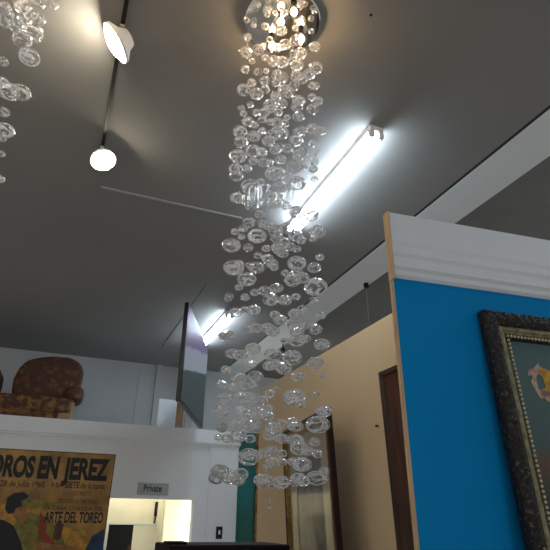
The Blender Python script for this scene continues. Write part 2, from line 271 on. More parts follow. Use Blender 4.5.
# ---------------------------------------------------------------- bubble chandeliers
BUBBLES_A=[(0.945,1.865,2.047,0.0483),(0.999,1.959,2.690,0.0550),(0.759,1.674,2.098,0.0418),(0.809,1.751,2.406,0.0433),(0.738,2.079,1.936,0.0465),(0.586,1.930,2.695,0.0456),(0.885,1.762,1.842,0.0388),(0.664,1.971,3.167,0.0489),(0.896,2.001,2.349,0.0430),(0.787,1.710,2.655,0.0393),(0.695,2.070,2.720,0.0449),(0.722,2.022,2.933,0.0460),(0.578,1.956,2.817,0.0431),(0.695,1.731,2.263,0.0349),(0.933,1.988,1.908,0.0394),(0.583,1.955,1.865,0.0363),(0.678,1.945,2.139,0.0370),(0.797,2.000,3.307,0.0469),(0.652,1.837,2.049,0.0343),(0.799,1.725,1.935,0.0327),(0.922,1.828,2.282,0.0359),(0.853,1.859,2.377,0.0362),(0.726,1.888,1.836,0.0339),(0.585,1.840,1.839,0.0323),(0.837,1.808,3.130,0.0409),(0.593,1.976,3.336,0.0434),(0.797,1.962,2.033,0.0348),(0.650,1.965,1.998,0.0337),(0.822,1.808,1.974,0.0323),(0.846,1.885,2.664,0.0367),(0.646,1.804,2.650,0.0344),(0.770,1.951,2.585,0.0366),(0.838,1.778,2.629,0.0350),(0.691,1.941,2.346,0.0346),(0.934,1.801,2.888,0.0376),(0.803,1.878,2.260,0.0338),(1.001,1.919,2.399,0.0361),(0.664,2.021,2.238,0.0348),(0.581,1.941,2.129,0.0325),(0.913,1.748,2.076,0.0313),(0.573,1.956,2.084,0.0323),(0.755,2.105,2.063,0.0352),(0.923,2.031,2.063,0.0344),(0.730,2.004,2.045,0.0329),(0.918,2.004,2.969,0.0386),(0.753,1.733,2.825,0.0334),(0.930,2.015,3.117,0.0398),(0.937,1.870,3.016,0.0374),(0.607,1.846,2.283,0.0305),(0.710,1.742,3.109,0.0352),(0.654,1.800,2.193,0.0296),(0.871,1.912,3.308,0.0395),(0.708,2.082,3.484,0.0420),(0.860,1.870,1.847,0.0305),(0.724,1.705,1.819,0.0274),(0.797,1.701,1.826,0.0277),(0.570,1.957,1.842,0.0300),(0.582,1.944,2.389,0.0314),(0.796,2.065,3.820,0.0444),(0.848,2.044,2.900,0.0362),(0.755,1.861,2.873,0.0334),(0.865,2.064,2.541,0.0343),(0.713,1.837,2.406,0.0300),(0.809,2.017,2.464,0.0330),(0.777,1.692,2.351,0.0282),(0.610,1.796,2.943,0.0323),(0.577,1.899,3.035,0.0340),(0.705,1.705,3.002,0.0321),(0.676,2.066,2.055,0.0313),(0.598,1.928,2.310,0.0297),(0.805,1.963,2.298,0.0310),(0.902,1.951,2.253,0.0311),(0.833,1.762,3.274,0.0351),(0.724,1.792,1.891,0.0271),(0.643,1.895,1.854,0.0277),(0.849,2.099,1.845,0.0312),(0.670,2.010,1.841,0.0292),(0.702,1.719,2.532,0.0276),(0.775,1.804,2.526,0.0288),(0.826,1.939,2.878,0.0327),(0.934,1.843,2.725,0.0312),(0.860,1.893,2.511,0.0302),(0.624,1.988,2.513,0.0302),(0.636,1.767,2.372,0.0269),(0.921,1.820,2.425,0.0291),(0.665,1.744,2.045,0.0252),(0.583,1.955,3.199,0.0336),(0.579,1.955,3.238,0.0338),(0.725,1.709,1.960,0.0246),(0.886,1.923,3.493,0.0364),(0.601,1.968,3.422,0.0352),(0.734,1.865,3.429,0.0346),(0.608,1.789,3.319,0.0325),(0.852,2.034,3.618,0.0382),(0.597,1.980,3.497,0.0357),(0.775,1.928,1.945,0.0273),(0.792,2.034,2.125,0.0287),(0.674,2.018,2.103,0.0279),(0.763,1.886,3.695,0.0366),(0.789,1.753,2.027,0.0250),(0.610,1.776,3.572,0.0339),(0.585,1.914,3.715,0.0362),(0.743,1.876,2.723,0.0287),(0.696,1.833,2.566,0.0272),(0.861,2.106,2.997,0.0332),(0.738,2.073,2.574,0.0300),(0.642,1.914,2.927,0.0298),(0.700,2.044,2.467,0.0289),(0.961,2.011,2.448,0.0296),(0.725,1.869,3.065,0.0305),(0.902,1.712,3.803,0.0359),(0.759,1.991,3.499,0.0343),(0.693,1.695,3.311,0.0298),(0.825,2.099,2.329,0.0286),(1.005,1.966,3.646,0.0359),(0.737,1.855,1.989,0.0245),(0.599,1.792,2.151,0.0235),(0.904,1.876,1.947,0.0252),(0.733,1.855,2.061,0.0242),(0.684,1.911,2.067,0.0246),(0.722,1.726,3.677,0.0323),(0.885,1.983,2.734,0.0285),(0.762,1.979,2.798,0.0283),(0.928,2.016,2.779,0.0293),(0.799,1.886,2.789,0.0275),(0.829,2.046,4.050,0.0382),(0.845,1.816,3.823,0.0346),(0.880,1.888,3.991,0.0364),(0.772,1.844,3.925,0.0351),(0.824,2.098,4.216,0.0397),(0.831,1.936,3.180,0.0301),(0.915,1.919,4.132,0.0377),(0.609,1.988,4.077,0.0368),(0.679,1.831,3.221,0.0287),(0.840,1.761,3.409,0.0296),(0.950,1.800,3.478,0.0308),(0.765,1.885,3.540,0.0312),(0.814,1.752,3.544,0.0301),(0.864,1.685,3.490,0.0294),(0.731,2.078,2.318,0.0258),(0.890,1.900,3.748,0.0329),(0.896,2.031,3.927,0.0352),(0.824,1.941,3.840,0.0335),(0.695,1.832,2.114,0.0223),(0.673,1.888,1.979,0.0224),(0.910,1.946,2.140,0.0243),(0.973,2.015,4.054,0.0360),(0.579,1.875,1.972,0.0219),(0.736,1.999,2.110,0.0240),(0.899,1.806,1.971,0.0225),(0.666,2.044,1.977,0.0239),(0.852,1.688,3.716,0.0305),(0.669,1.740,1.911,0.0206),(0.796,1.795,2.776,0.0246),(0.733,1.734,2.016,0.0210),(0.716,1.764,2.438,0.0224),(0.842,2.101,2.069,0.0252),(0.965,1.915,1.944,0.0237),(0.652,1.755,2.835,0.0240),(0.660,2.051,3.644,0.0318),(0.728,2.007,3.049,0.0276),(0.581,1.955,2.027,0.0226),(0.800,2.032,3.135,0.0285),(0.834,1.931,3.082,0.0275),(0.849,2.036,3.222,0.0292),(0.617,1.798,3.898,0.0316),(0.797,1.866,4.092,0.0340),(0.936,2.062,1.846,0.0245),(0.796,1.721,3.966,0.0319),(0.833,2.002,3.409,0.0297),(0.696,1.919,3.353,0.0281),(0.726,1.812,3.296,0.0270),(0.731,1.681,3.205,0.0254),(0.581,1.840,2.669,0.0228),(0.870,1.860,3.595,0.0294),(0.652,1.859,2.997,0.0247),(0.709,1.944,3.076,0.0261),(0.567,1.957,2.387,0.0225),(0.707,1.686,3.468,0.0266),(0.820,1.804,3.733,0.0293),(0.736,1.775,4.073,0.0316),(0.583,1.955,2.249,0.0217),(0.825,2.079,2.201,0.0234),(0.590,1.860,2.160,0.0205),(0.570,1.957,2.189,0.0214),(0.723,1.779,2.752,0.0222),(0.633,1.883,2.782,0.0229),(0.944,1.993,2.584,0.0241),(0.696,1.805,2.862,0.0228),(0.580,1.955,2.019,0.0208),(0.744,2.026,3.719,0.0298),(1.006,1.927,2.538,0.0235),(0.928,1.762,4.022,0.0307),(0.587,1.822,2.010,0.0195),(0.944,1.987,3.839,0.0308),(0.710,1.779,3.599,0.0270),(0.889,2.095,1.958,0.0229),(0.793,1.863,1.901,0.0202),(0.804,1.794,1.896,0.0197),(0.670,2.065,3.348,0.0271),(0.774,1.957,1.888,0.0210),(0.698,1.907,3.819,0.0291),(0.958,1.848,1.874,0.0206),(0.736,1.732,3.395,0.0247),(0.931,1.754,3.628,0.0266),(0.683,1.701,2.612,0.0191),(0.671,1.873,2.176,0.0191),(0.636,1.788,2.530,0.0193),(0.662,1.735,2.709,0.0197),(0.884,1.934,2.611,0.0215),(0.629,1.884,2.545,0.0201),(0.788,1.667,2.740,0.0197),(0.866,1.716,2.506,0.0193),(0.580,1.955,2.569,0.0206),(0.595,1.845,2.849,0.0209),(0.675,2.040,2.172,0.0204),(0.782,1.818,2.355,0.0193),(0.749,1.821,3.000,0.0218),(0.736,1.941,2.066,0.0194),(0.928,1.816,3.245,0.0233),(0.679,1.991,3.344,0.0243),(0.997,1.935,3.397,0.0251),(0.569,1.957,1.986,0.0186),(0.786,1.682,3.320,0.0221),(0.926,1.710,3.401,0.0231),(0.804,1.969,3.692,0.0259),(0.759,2.061,3.926,0.0274),(0.813,2.029,3.968,0.0275),(0.678,2.070,3.952,0.0273),(0.785,1.823,2.660,0.0187),(0.760,2.104,2.877,0.0214),(0.650,1.900,2.705,0.0190),(0.905,1.965,2.874,0.0208),(0.635,1.993,2.636,0.0194),(0.616,1.849,2.474,0.0177),(1.016,1.944,2.843,0.0209),(0.576,1.956,2.558,0.0187),(0.599,1.978,2.905,0.0201),(0.898,1.702,2.821,0.0187),(0.662,1.822,3.098,0.0199),(0.781,1.857,3.197,0.0209),(0.994,1.935,3.286,0.0224),(0.891,1.937,3.401,0.0225),(0.801,1.942,3.439,0.0224),(0.993,1.948,3.526,0.0233),(0.918,1.925,3.562,0.0231),(0.643,1.889,3.483,0.0218),(0.806,2.086,3.721,0.0245),(0.696,1.918,3.561,0.0224),(0.619,1.803,3.481,0.0211),(0.972,1.897,3.801,0.0239),(0.939,1.825,3.803,0.0233),(0.617,1.791,3.735,0.0219),(0.607,1.977,3.934,0.0239),(0.793,1.741,3.885,0.0226),(0.792,1.968,4.182,0.0253),(0.580,1.876,4.058,0.0236),(0.657,2.060,2.935,0.0189),(0.953,1.884,2.898,0.0184),(0.843,1.776,4.212,0.0242),(0.708,1.721,4.181,0.0233),(0.769,1.873,2.171,0.0155),(0.992,1.973,2.192,0.0168),(0.933,1.775,3.315,0.0190),(0.752,2.081,3.630,0.0216),(0.912,1.922,3.652,0.0210),(1.017,1.937,3.941,0.0224),(0.757,1.702,3.780,0.0197),(0.722,1.974,4.070,0.0223),(0.724,1.997,3.563,0.0196),(0.660,1.824,4.125,0.0213),(0.577,1.867,3.513,0.0183),(0.588,1.946,3.620,0.0191),(0.698,1.738,4.087,0.0207),(0.613,1.879,3.595,0.0187),(0.748,1.770,4.210,0.0215),(0.876,2.017,3.725,0.0194),(0.802,2.071,3.435,0.0175),(0.752,1.690,3.864,0.0176),(0.719,1.903,4.139,0.0196),(0.727,1.969,3.965,0.0182),(0.669,2.047,4.096,0.0189),(0.832,1.715,3.158,0.0139),(0.938,1.818,4.214,0.0186),(0.801,1.736,4.079,0.0175),(0.578,1.896,4.217,0.0182),(0.669,1.812,4.210,0.0180),(0.600,1.784,4.220,0.0177),(0.831,1.679,4.215,0.0176),(0.889,1.712,2.201,0.0111),(0.616,1.885,4.184,0.0169),(0.704,1.788,4.209,0.0167),(0.649,1.744,4.162,0.0163),(0.801,1.672,4.186,0.0163),(0.896,1.692,4.200,0.0142),(1.020,1.932,2.256,0.0084)]
BUBBLES_B=[(-0.480,1.685,3.510,0.0272),(-0.463,1.827,3.714,0.0390),(-0.337,1.487,3.366,0.0272),(-0.330,1.693,3.629,0.0258),(-0.358,1.674,3.499,0.0303),(-0.405,1.453,3.205,0.0255),(-0.410,1.616,3.367,0.0285),(-0.388,1.797,3.545,0.0436),(-0.404,1.745,3.438,0.0389),(-0.332,1.596,3.218,0.0377),(-0.376,1.471,3.048,0.0192),(-0.440,1.800,3.242,0.0271),(-0.334,1.637,3.082,0.0347),(-0.391,1.726,3.147,0.0389),(-0.342,1.522,2.888,0.0201),(-0.357,1.690,2.942,0.0318),(-0.384,1.801,2.986,0.0181),(-0.314,1.525,2.730,0.0130),(-0.329,1.701,2.746,0.0142),(-0.408,1.511,3.299,0.0243),(-0.438,1.826,3.627,0.0296),(-0.495,1.701,3.116,0.0370),(-0.724,1.599,3.937,0.0387),(-0.546,1.659,3.515,0.0186),(-0.626,1.501,3.846,0.0380),(-0.545,1.432,3.349,0.0354),(-0.592,1.538,3.993,0.0293),(-0.622,1.599,3.947,0.0294),(-0.534,1.412,3.573,0.0320),(-0.646,1.668,3.239,0.0366),(-0.712,1.513,3.183,0.0271),(-0.671,1.486,3.463,0.0225),(-0.651,1.730,4.111,0.0336),(-0.409,1.448,3.464,0.0301),(-0.538,1.498,3.268,0.0240),(-0.594,1.452,4.074,0.0321),(-0.734,1.641,3.116,0.0321),(-0.506,1.587,3.318,0.0243),(-0.527,1.656,3.256,0.0262),(-0.681,1.667,4.132,0.0206),(-0.596,1.819,4.071,0.0317),(-0.410,1.695,3.795,0.0316),(-0.551,1.758,3.024,0.0277),(-0.461,1.493,3.509,0.0220),(-0.558,1.477,3.412,0.0366),(-0.542,1.678,3.720,0.0357),(-0.399,1.662,4.013,0.0302),(-0.592,1.663,3.296,0.0321),(-0.367,1.525,4.112,0.0278),(-0.337,1.724,4.024,0.0212),(-0.508,1.720,2.987,0.0291),(-0.514,1.559,3.540,0.0212),(-0.474,1.410,4.000,0.0308),(-0.589,1.821,3.292,0.0358),(-0.634,1.622,3.539,0.0283),(-0.618,1.768,3.188,0.0305),(-0.511,1.817,3.179,0.0250),(-0.690,1.741,3.846,0.0397),(-0.646,1.458,3.300,0.0315),(-0.649,1.492,4.003,0.0256),(-0.624,1.633,3.100,0.0219),(-0.715,1.520,3.906,0.0384),(-0.708,1.537,3.346,0.0268),(-0.430,1.553,3.698,0.0316),(-0.364,1.673,3.907,0.0393),(-0.710,1.723,2.996,0.0398),(-0.610,1.435,3.487,0.0321),(-0.476,1.524,3.170,0.0361),(-0.448,1.543,3.606,0.0302),(-0.597,1.664,4.104,0.0215),(-0.518,1.644,2.958,0.0209),(-0.604,1.520,3.166,0.0285)]

def sphere_mesh(name, seg, ringn, m, k=0):
    bm = NB(); bmesh.ops.create_uvsphere(bm, u_segments=seg, v_segments=ringn, radius=1)
    for v in bm.verts:
        v.co *= 1 + .035*noise.noise(v.co*1.1 + Vector((k*7.3, 2, 1)))
    t = bm.copy(); t.clear() if 1 else bmesh.ops.reverse_faces(t, faces=t.faces[:])
    for v in t.verts: v.co *= .945 + .03*noise.noise(v.co*1.6 + Vector((k*3.3, 5, 1)))
    me = bpy.data.meshes.new('t'); t.to_mesh(me); t.free(); bm.from_mesh(me); bpy.data.meshes.remove(me)
    me = bpy.data.meshes.new(name); bm.to_mesh(me); bm.free()
    for p in me.polygons: p.use_smooth = True
    me.materials.append(m); return me
BM = [sphere_mesh('glass_bubble', 24, 16, BUBM, k) for k in range(5)]
def chandelier(name, cx, cy, R, data, bulbs, label, nbig):
    root = empty(name, (cx, cy, CZ)); tag(root, label, 'chandelier')
    obj('ceiling_plate', lathe(NB(), [(0, 0), (R, 0), (R, -.028), (R-.006, -.034), (0, -.034)], 64), M['chrome'], root, True)
    e = root.children[0].modifiers.new('edge', 'EDGE_SPLIT'); e.split_angle = .6
    for bx, by in bulbs:
        s = obj('lamp_socket', lathe(NB(), [(0, 0), (.016, 0), (.018, -.035), (.013, -.045), (0, -.045)], 20), M['black'], root, True, (bx-cx, by-cy, -.034))
        obj('bulb', lathe(NB(), [(0, 0), (.011, 0), (.016, -.014), (.015, -.03), (.009, -.042), (0, -.045)], 16), M['bulb'], s, True, (0, 0, -.045))
        obj('glass_cup', lathe(NB(), [(.015, 0), (.028, -.01), (.033, -.035), (.03, -.055)], 20), M['bulbglass'], s, True, (0, 0, -.03))
    ln = NB(); rest = NB()
    for i, (x, y, z, r) in enumerate(data):
        rv = r * random.uniform(.62, .76); p = Vector((x-cx, y-cy, z-CZ)); me = BM[i % 5]
        rz = random.uniform(0, 6.28)
        if i < nbig:
            o = bpy.data.objects.new('glass_bubble', me); COL.objects.link(o); o.parent = root
            o.location = p; o.scale = (r, r, rv); o.rotation_euler = (0, 0, rz)
        else:
            n0 = len(rest.verts); rest.from_mesh(me); rest.verts.ensure_lookup_table()
            mt = Matrix.Translation(p) @ Matrix.Rotation(rz, 4, 'Z') @ Matrix.Diagonal((r, r, rv, 1))
            for v in rest.verts[n0:]: v.co = mt @ v.co
        hx, hy = p.x, p.y; q = math.hypot(hx, hy); k = min(1, (R-.01)/q) if q > 0 else 1
        cyl(ln, (hx*k, hy*k, -.034), (p.x, p.y, p.z + rv*.95),   .00012, n=3, cap=False)
    if len(rest.verts): tag(obj('glass_bubble_cluster', rest, BUBM2, root, True), kind='stuff')
    else: rest.free()
    tag(obj('nylon_line', ln, M['nylon'], root), kind='stuff')
    return root
bl = [atz(a, b, 4.20) for a, b in ((294, 12), (301, 39), (272, 46), (281, 22))]
chandelier('bubble_chandelier', .785, 1.872, .215, BUBBLES_A, [(p.x, p.y) for p in bl],
           'long column of clear glass bubbles hanging from a round chrome ceiling plate', 100)
chandelier('bubble_chandelier', -.524, 1.618, .222, BUBBLES_B, [(-.524+.12*math.cos(a), 1.618+.12*math.sin(a)) for a in (.3, 1.6, 2.8, 4.1, 5.3)],
           'second glass bubble chandelier, cut off by the left edge, its lower end beside the spotlights', 100)
# ---------------------------------------------------------------- fluorescent lamps
def fluo(x, y0, y1, label, n=1):
    L = y1-y0; root = empty('fluorescent_lamp', (x, y0, CZ)); tag(root, label, 'lamp', )
    w = .03 if n == 1 else .06
    obj('housing', prism(NB(), [(-w, 0), (-w+.006, -.04), (w-.006, -.04), (w, 0)], 0, L, 'y'), M['boardw'], root)
    for xx in ((0,) if n == 1 else (-.038, .038)):
        for ye in (.0, L-.03):
            obj('end_cap', box(NB(), xx-.02, xx+.02, ye, ye+.03, -.095, -.04, .004), M['boardw'], root)
        obj('tube', cyl(NB(), (xx, .03, -.072), (xx, L-.03, -.072), .017, n=10), M['tube'], root, True)
    return root
fluo(1.76, 2.42, 3.93, 'bright white tube lamp on the ceiling, just right of the long bubble column', 2)
fluo(1.90, 6.35, 7.9, 'far twin tube lamp on the ceiling, behind the television', 2)
for x_, y_ in ((1.9, -2.3), (-2.6, .6), (4.6, .2)):  # unseen lamps added for room fill and bubble highlights
    fluo(x_, y_, y_+1.5, 'added ceiling tube lamp out of view, lighting the room from %s' % {1.9: 'behind on the right', 4.6: 'beyond the blue wall'}.get(x_, 'the left side'), 2)
# ---------------------------------------------------------------- track and spotlights
tr = empty('lamp_track', (-.06, 0, CZ)); tag(tr, 'thin black lamp track along the ceiling at upper left', 'track')
tk = obj('rail', box(NB(), -.012, .012, 0, 3.5, -.02, 0), M['black'], tr)
tr.rotation_euler = (0, 0, 0)
def spot(px, py, drop, r, k, sx, sy, label):
    p = atz(px, py, CZ-drop); v = ray(px, py)
    s = Vector((sx, -sy, 0)).normalized(); n = (-v*k + (ROT @ s)*math.sqrt(1-k*k)).normalized()
    root = empty('spotlight', (-.06, p.y, CZ-.02)); tag(root, label, 'spotlight')
    off = p - Vector(root.location)
    obj('track_adapter', box(NB(), -.015, .015, -.04, .04, -.02, 0, .003), M['grey'], root)
    back = off - n*.07
    obj('stem', cyl(NB(), (0, 0, -.015), back, .008), M['grey'], root, True)
    mt = Matrix.Translation(off) @ n.to_track_quat('Z', 'Y').to_matrix().to_4x4()
    h = obj('lamp_head', lathe(NB(), [(0, -.09), (r*.45, -.085), (r*.6, -.05), (r, -.012), (r+.004, .008), (r-.004, .008), (r-.006, -.004)], 32, mt), M['boardw'], root, True)
    obj('lens', lathe(NB(), [(0, r*.35), (r*.4, r*.31), (r*.7, r*.2), (r*.9, r*.07), (r-.005, -.002)], 32, mt), M['spot'], root, True)
spot(116, 43, .14, .115, .34, -.91, .41, 'white spotlight on the ceiling track, nearest to the top edge, tilted to a slit')
spot(103, 160, .12, .095, .72, .3, .95, 'bright round spotlight at the far end of the ceiling track')
# ceiling bits
def hook(p, drop, label, wire=0):
    root = empty('ceiling_hook', p); tag(root, label, 'hook')
    obj('base', lathe(NB(), [(0, 0), (.045, 0), (.04, -.015), (.012, -.03), (0, -.03)], 20), M['black'], root, True)
    obj('stem', cyl(NB(), (0, 0, -.02), (0, 0, -drop), .012), M['black'], root, True)
    obj('clip', box(NB(), -.03, .03, -.015, .015, -drop-.05, -drop, .006), M['black'], root)
    if wire: obj('wire', cyl(NB(), (0, 0, -drop-.05), (0, 0, -drop-wire), .003, n=6), M['grey'], root, True)
hook(atz(366, 282, CZ+.02), .03, 'small black ceiling hook with a thin wire, near the blue wall', .5)
hook(atz(283, 341, CZ), .12, 'black ceiling bracket on the pale strip, seen through the bubbles')
hook(atz(283, 372, CZ+.02), .14, 'small black ceiling bracket farther back, above the beige wall top')
h = obj('ceiling_screw', lathe(NB(), [(0, -.006), (.008, -.004), (.009, 0), (0, 0)], 12), M['black'], None, True, atz(371, 15, CZ)); tag(h, 'tiny dark screw head in the ceiling at upper right', 'screw')
# ---------------------------------------------------------------- television
d2 = Vector((.385, .923, 0)).normalized(); n0 = aty(180, 401, 5.5); nt = aty(188.3, 302, 5.5)
zb, zt = n0.z+.0, nt.z
tvr = empty('television', (n0.x, n0.y, zb)); tag(tvr, 'large flat television seen almost edge-on above the office partition, carried by wooden and grey posts', 'television')
tvr.rotation_euler = (0, 0, math.atan2(d2.y, d2.x))
nv = Vector((d2.y, -d2.x, 0)); v = ray(208, 352); tt = (n0-CAM).dot(nv)/v.dot(nv); W = ((CAM+v*tt)-n0).dot(d2); H = zt-zb
print('TV', W, H, n0)
obj('casing', box(NB(), 0, W, .0, .05, 0, H, .008), M['blackpl'], tvr)
obj('rear_housing', box(NB(), W*.2, W*.8, .05, .09, H*.12, H*.7, .01), M['blackpl'], tvr)
sm, n, l, b = new_mat('television_reflection')  # reflection on the dark screen painted as glowing colour bands
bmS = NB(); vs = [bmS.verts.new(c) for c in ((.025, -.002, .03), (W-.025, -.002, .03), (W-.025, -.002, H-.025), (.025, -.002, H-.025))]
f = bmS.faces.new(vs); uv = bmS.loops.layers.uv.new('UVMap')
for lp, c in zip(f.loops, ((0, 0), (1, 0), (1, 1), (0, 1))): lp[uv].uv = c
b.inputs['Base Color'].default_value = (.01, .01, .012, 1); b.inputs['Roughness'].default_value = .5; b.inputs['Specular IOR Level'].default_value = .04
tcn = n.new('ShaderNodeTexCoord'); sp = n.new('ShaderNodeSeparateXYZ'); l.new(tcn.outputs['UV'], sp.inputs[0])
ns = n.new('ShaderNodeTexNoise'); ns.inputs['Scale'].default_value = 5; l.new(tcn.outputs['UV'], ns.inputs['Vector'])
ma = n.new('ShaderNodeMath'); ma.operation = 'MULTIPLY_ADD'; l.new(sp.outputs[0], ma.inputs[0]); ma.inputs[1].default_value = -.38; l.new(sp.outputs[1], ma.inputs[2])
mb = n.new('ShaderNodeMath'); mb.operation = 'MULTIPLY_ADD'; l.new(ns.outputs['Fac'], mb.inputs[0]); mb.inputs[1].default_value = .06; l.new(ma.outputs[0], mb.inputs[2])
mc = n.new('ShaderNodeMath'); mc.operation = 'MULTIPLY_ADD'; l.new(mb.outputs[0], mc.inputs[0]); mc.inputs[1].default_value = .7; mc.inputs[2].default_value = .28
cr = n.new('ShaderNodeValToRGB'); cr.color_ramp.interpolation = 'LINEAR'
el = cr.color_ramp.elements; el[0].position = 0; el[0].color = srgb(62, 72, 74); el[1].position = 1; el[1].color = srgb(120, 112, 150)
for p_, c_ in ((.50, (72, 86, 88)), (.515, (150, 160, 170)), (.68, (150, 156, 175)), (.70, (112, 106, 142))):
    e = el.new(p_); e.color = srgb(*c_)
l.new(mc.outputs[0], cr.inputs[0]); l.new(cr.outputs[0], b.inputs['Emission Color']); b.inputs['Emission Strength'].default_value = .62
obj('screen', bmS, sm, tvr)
# mounting posts: bracket arm from TV back to the post standing on the office roof
pst = Vector((1.64, 7.66, 2.87)); IT = (Matrix.Translation(tvr.location) @ tvr.rotation_euler.to_matrix().to_4x4()).inverted()
def onpost(nm, bm, m, sm=False):
    bmesh.ops.transform(bm, matrix=IT @ Matrix.Translation(pst), verts=bm.verts[:]); return obj(nm, bm, m, tvr, sm)
onpost('wooden_post', box(NB(), -.07, .03, -.03, .03, 0, .55), M['wood'])
onpost('grey_post', box(NB(), .06, .17, .0, .05, 0, .42), M['grey'])
tc_ = n0 + d2*W*.5 - nv*.09 + Vector((0, 0, H*.35)); lo = tc_ - pst
onpost('arm', cyl(NB(), (0, 0, .50), lo, .02), M['black'], True)
wb = obj('white_panel', box(NB(), 0, .47, 0, .02, 0, .47), M['boardw'], None, loc=(1.33, 7.83, 2.87)); tag(wb, 'plain white board standing on the office roof behind the television', 'board')
wb.rotation_euler = (0, 0, 0)
# ---------------------------------------------------------------- brocade armchair on the partition
def soft(name, m, parent, x0, x1, y0, y1, z0, z1, bev, amp=.012, cuts=6):
    bm = box(NB(), x0, x1, y0, y1, z0, z1, bev, 4)
    bmesh.ops.subdivide_edges(bm, edges=[e for e in bm.edges if e.calc_length() > .12], cuts=cuts, use_grid_fill=True)
    for v in bm.verts: v.co += v.normal*amp*noise.noise(v.co*7)
    return obj(name, bm, m, parent, True)
bro, n, l, b = new_mat('brocade')
tcn = n.new('ShaderNodeTexCoord'); vo = n.new('ShaderNodeTexVoronoi'); vo.inputs['Scale'].default_value = 13; vo.feature = 'F1'
nz = n.new('ShaderNodeTexNoise'); nz.inputs['Scale'].default_value = 9; nz.inputs['Detail'].default_value = 4
mxn = n.new('ShaderNodeMix'); mxn.data_type = 'VECTOR'; mxn.inputs[0].default_value = .12
l.new(tcn.outputs['Object'], mxn.inputs[4]); l.new(nz.outputs['Color'], mxn.inputs[5]); l.new(mxn.outputs[1], vo.inputs['Vector']); l.new(tcn.outputs['Object'], nz.inputs['Vector'])
r = n.new('ShaderNodeValToRGB'); e = r.color_ramp.elements
e[0].position = .15; e[0].color = srgb(112, 74, 42); e[1].position = .5; e[1].color = srgb(74, 44, 30)
k = e.new(.36); k.color = srgb(92, 56, 34)
l.new(vo.outputs['Distance'], r.inputs[0]); l.new(r.outputs[0], b.inputs['Base Color']); b.inputs['Roughness'].default_value = .75
bro2 = mat('gold_brocade', (140, 98, 44), .6, c2=(74, 42, 26), scale=14, lo=.45, hi=.62)
ac = empty('armchair', (-.15, 8.0, 2.87)); ac.scale = (1.25, 1, 1.12); ac.location.x = -.19; ac.location.z = 2.888; tag(ac, 'brown and gold brocade armchair standing on top of the white partition', 'armchair')
def bk():
    bm = NB(); pr = [(-.37, .25), (-.40, .45), (-.38, .62), (-.30, .76), (-.12, .84), (.14, .86), (.26, .80), (.325, .68), (.32, .50), (.30, .25)]
    A = [bm.verts.new((x, -.12+.10*(z-.25), z)) for x, z in pr]; B = [bm.verts.new((x, .16+.10*(z-.25), z)) for x, z in pr]
    bm.faces.new(A[::-1]); bm.faces.new(B)
    for i in range(len(A)): bm.faces.new((A[i], A[(i+1) % len(A)], B[(i+1) % len(A)], B[i]))
    bmesh.ops.recalc_face_normals(bm, faces=bm.faces[:]); bmesh.ops.bevel(bm, geom=bm.edges[:], offset=.045, segments=4, affect='EDGES', profile=.5)
    bmesh.ops.triangulate(bm, faces=[f for f in bm.faces if len(f.verts) > 4]); 
    bmesh.ops.subdivide_edges(bm, edges=[e for e in bm.edges if e.calc_length() > .1], cuts=3)
    for v in bm.verts: v.co += v.normal*.012*noise.noise(v.co*8)
    return bm
obj('backrest', bk(), bro, ac, True)
soft('seat', bro2, ac, -.95, .27, -.22, .34, .10, .30, .05)
soft('armrest', bro, ac, .16, .36, -.20, .30, .27, .47, .08)
soft('armrest', bro, ac, -.78, -.52, -.20, .30, .27, .62, .10)
soft('skirt', bro2, ac, -.95, .12, -.20, .32, .0, .14, .03)
obj('corner_cloth', box(NB(), .12, .28, -.205, .30, 0, .26, .02), mat('pale_cloth', (176, 152, 124), .8, c2=(120, 92, 68), scale=9), ac)
# ---------------------------------------------------------------- office sign, switch, office contents
sg = empty('door_sign', (1.115, 7.515, 1.955)); tag(sg, 'small grey sign reading Private above the lit doorway', 'sign')
obj('plate', box(NB(), 0, .41, -.012, .004, 0, .15, .002), M['sign'], sg)
text('lettering', 'Private', M['ink'], sg, .08, .32, .042, .085, -.0135, .016)
sg.location.z = 2.0
sw = empty('light_switch', (2.265, 7.50, 1.557)); tag(sw, 'black light switch with a pale rocker on the white pier', 'switch')
obj('plate', box(NB(), -.045, .045, -.012, 0, -.075, .075, .004), M['black'], sw)
obj('rocker', box(NB(), -.013, .013, -.018, -.012, -.02, .03, .003), M['boardw'], sw)
il = empty('added_wall_lamp', (2.34, 8.605, 1.0)); tag(il, 'added upright tube lamp inside the office, hidden right of the lit doorway', 'lamp')  # unseen tube added to overexpose the right part of the doorway
obj('added_lamp_base', box(NB(), -.05, .05, -.03, 0, 0, 1.0), M['boardw'], il)
obj('tube', cyl(NB(), (0, -.06, .03), (0, -.06, .97), .02), M['inner'], il, True)
il = empty('added_ceiling_lamp', (.8, 8.1, 2.80)); tag(il, 'added ceiling tube hidden inside the office above the lit doorway', 'lamp')  # second unseen tube added to light the left of the office
obj('added_lamp_base', box(NB(), .0, .5, -.05, .05, -.03, 0), M['boardw'], il)
obj('tube', cyl(NB(), (.02, 0, -.055), (.48, 0, -.055), .015), M['inner'], il, True)
dv = aty(158, 512, 8.55)
de = empty('wall_telephone', (dv.x, 8.6, dv.z)); tag(de, 'black handset hanging on the warm wall inside the doorway', 'telephone')
obj('handset', box(NB(), -.05, .05, -.06, 0, -.06, .14, .01), M['black'], de)
obj('cord', cyl(NB(), (-.03, -.03, -.06), (-.06, -.03, -.5), .012), M['black'], de, True)
p0 = aty(108, 523, 8.3); p1 = aty(157, 524, 8.3)
op = empty('framed_photo', (p0.x, 8.3, p0.z-.62)); tag(op, 'black and white picture inside the lit doorway beside the poster', 'picture')
w_ = p1.x-p0.x
obj('frame', frame_mesh(w_, .62, [(0, -.02), (0, .02), (.018, .02), (.02, .006)]), M['boardw'], op)
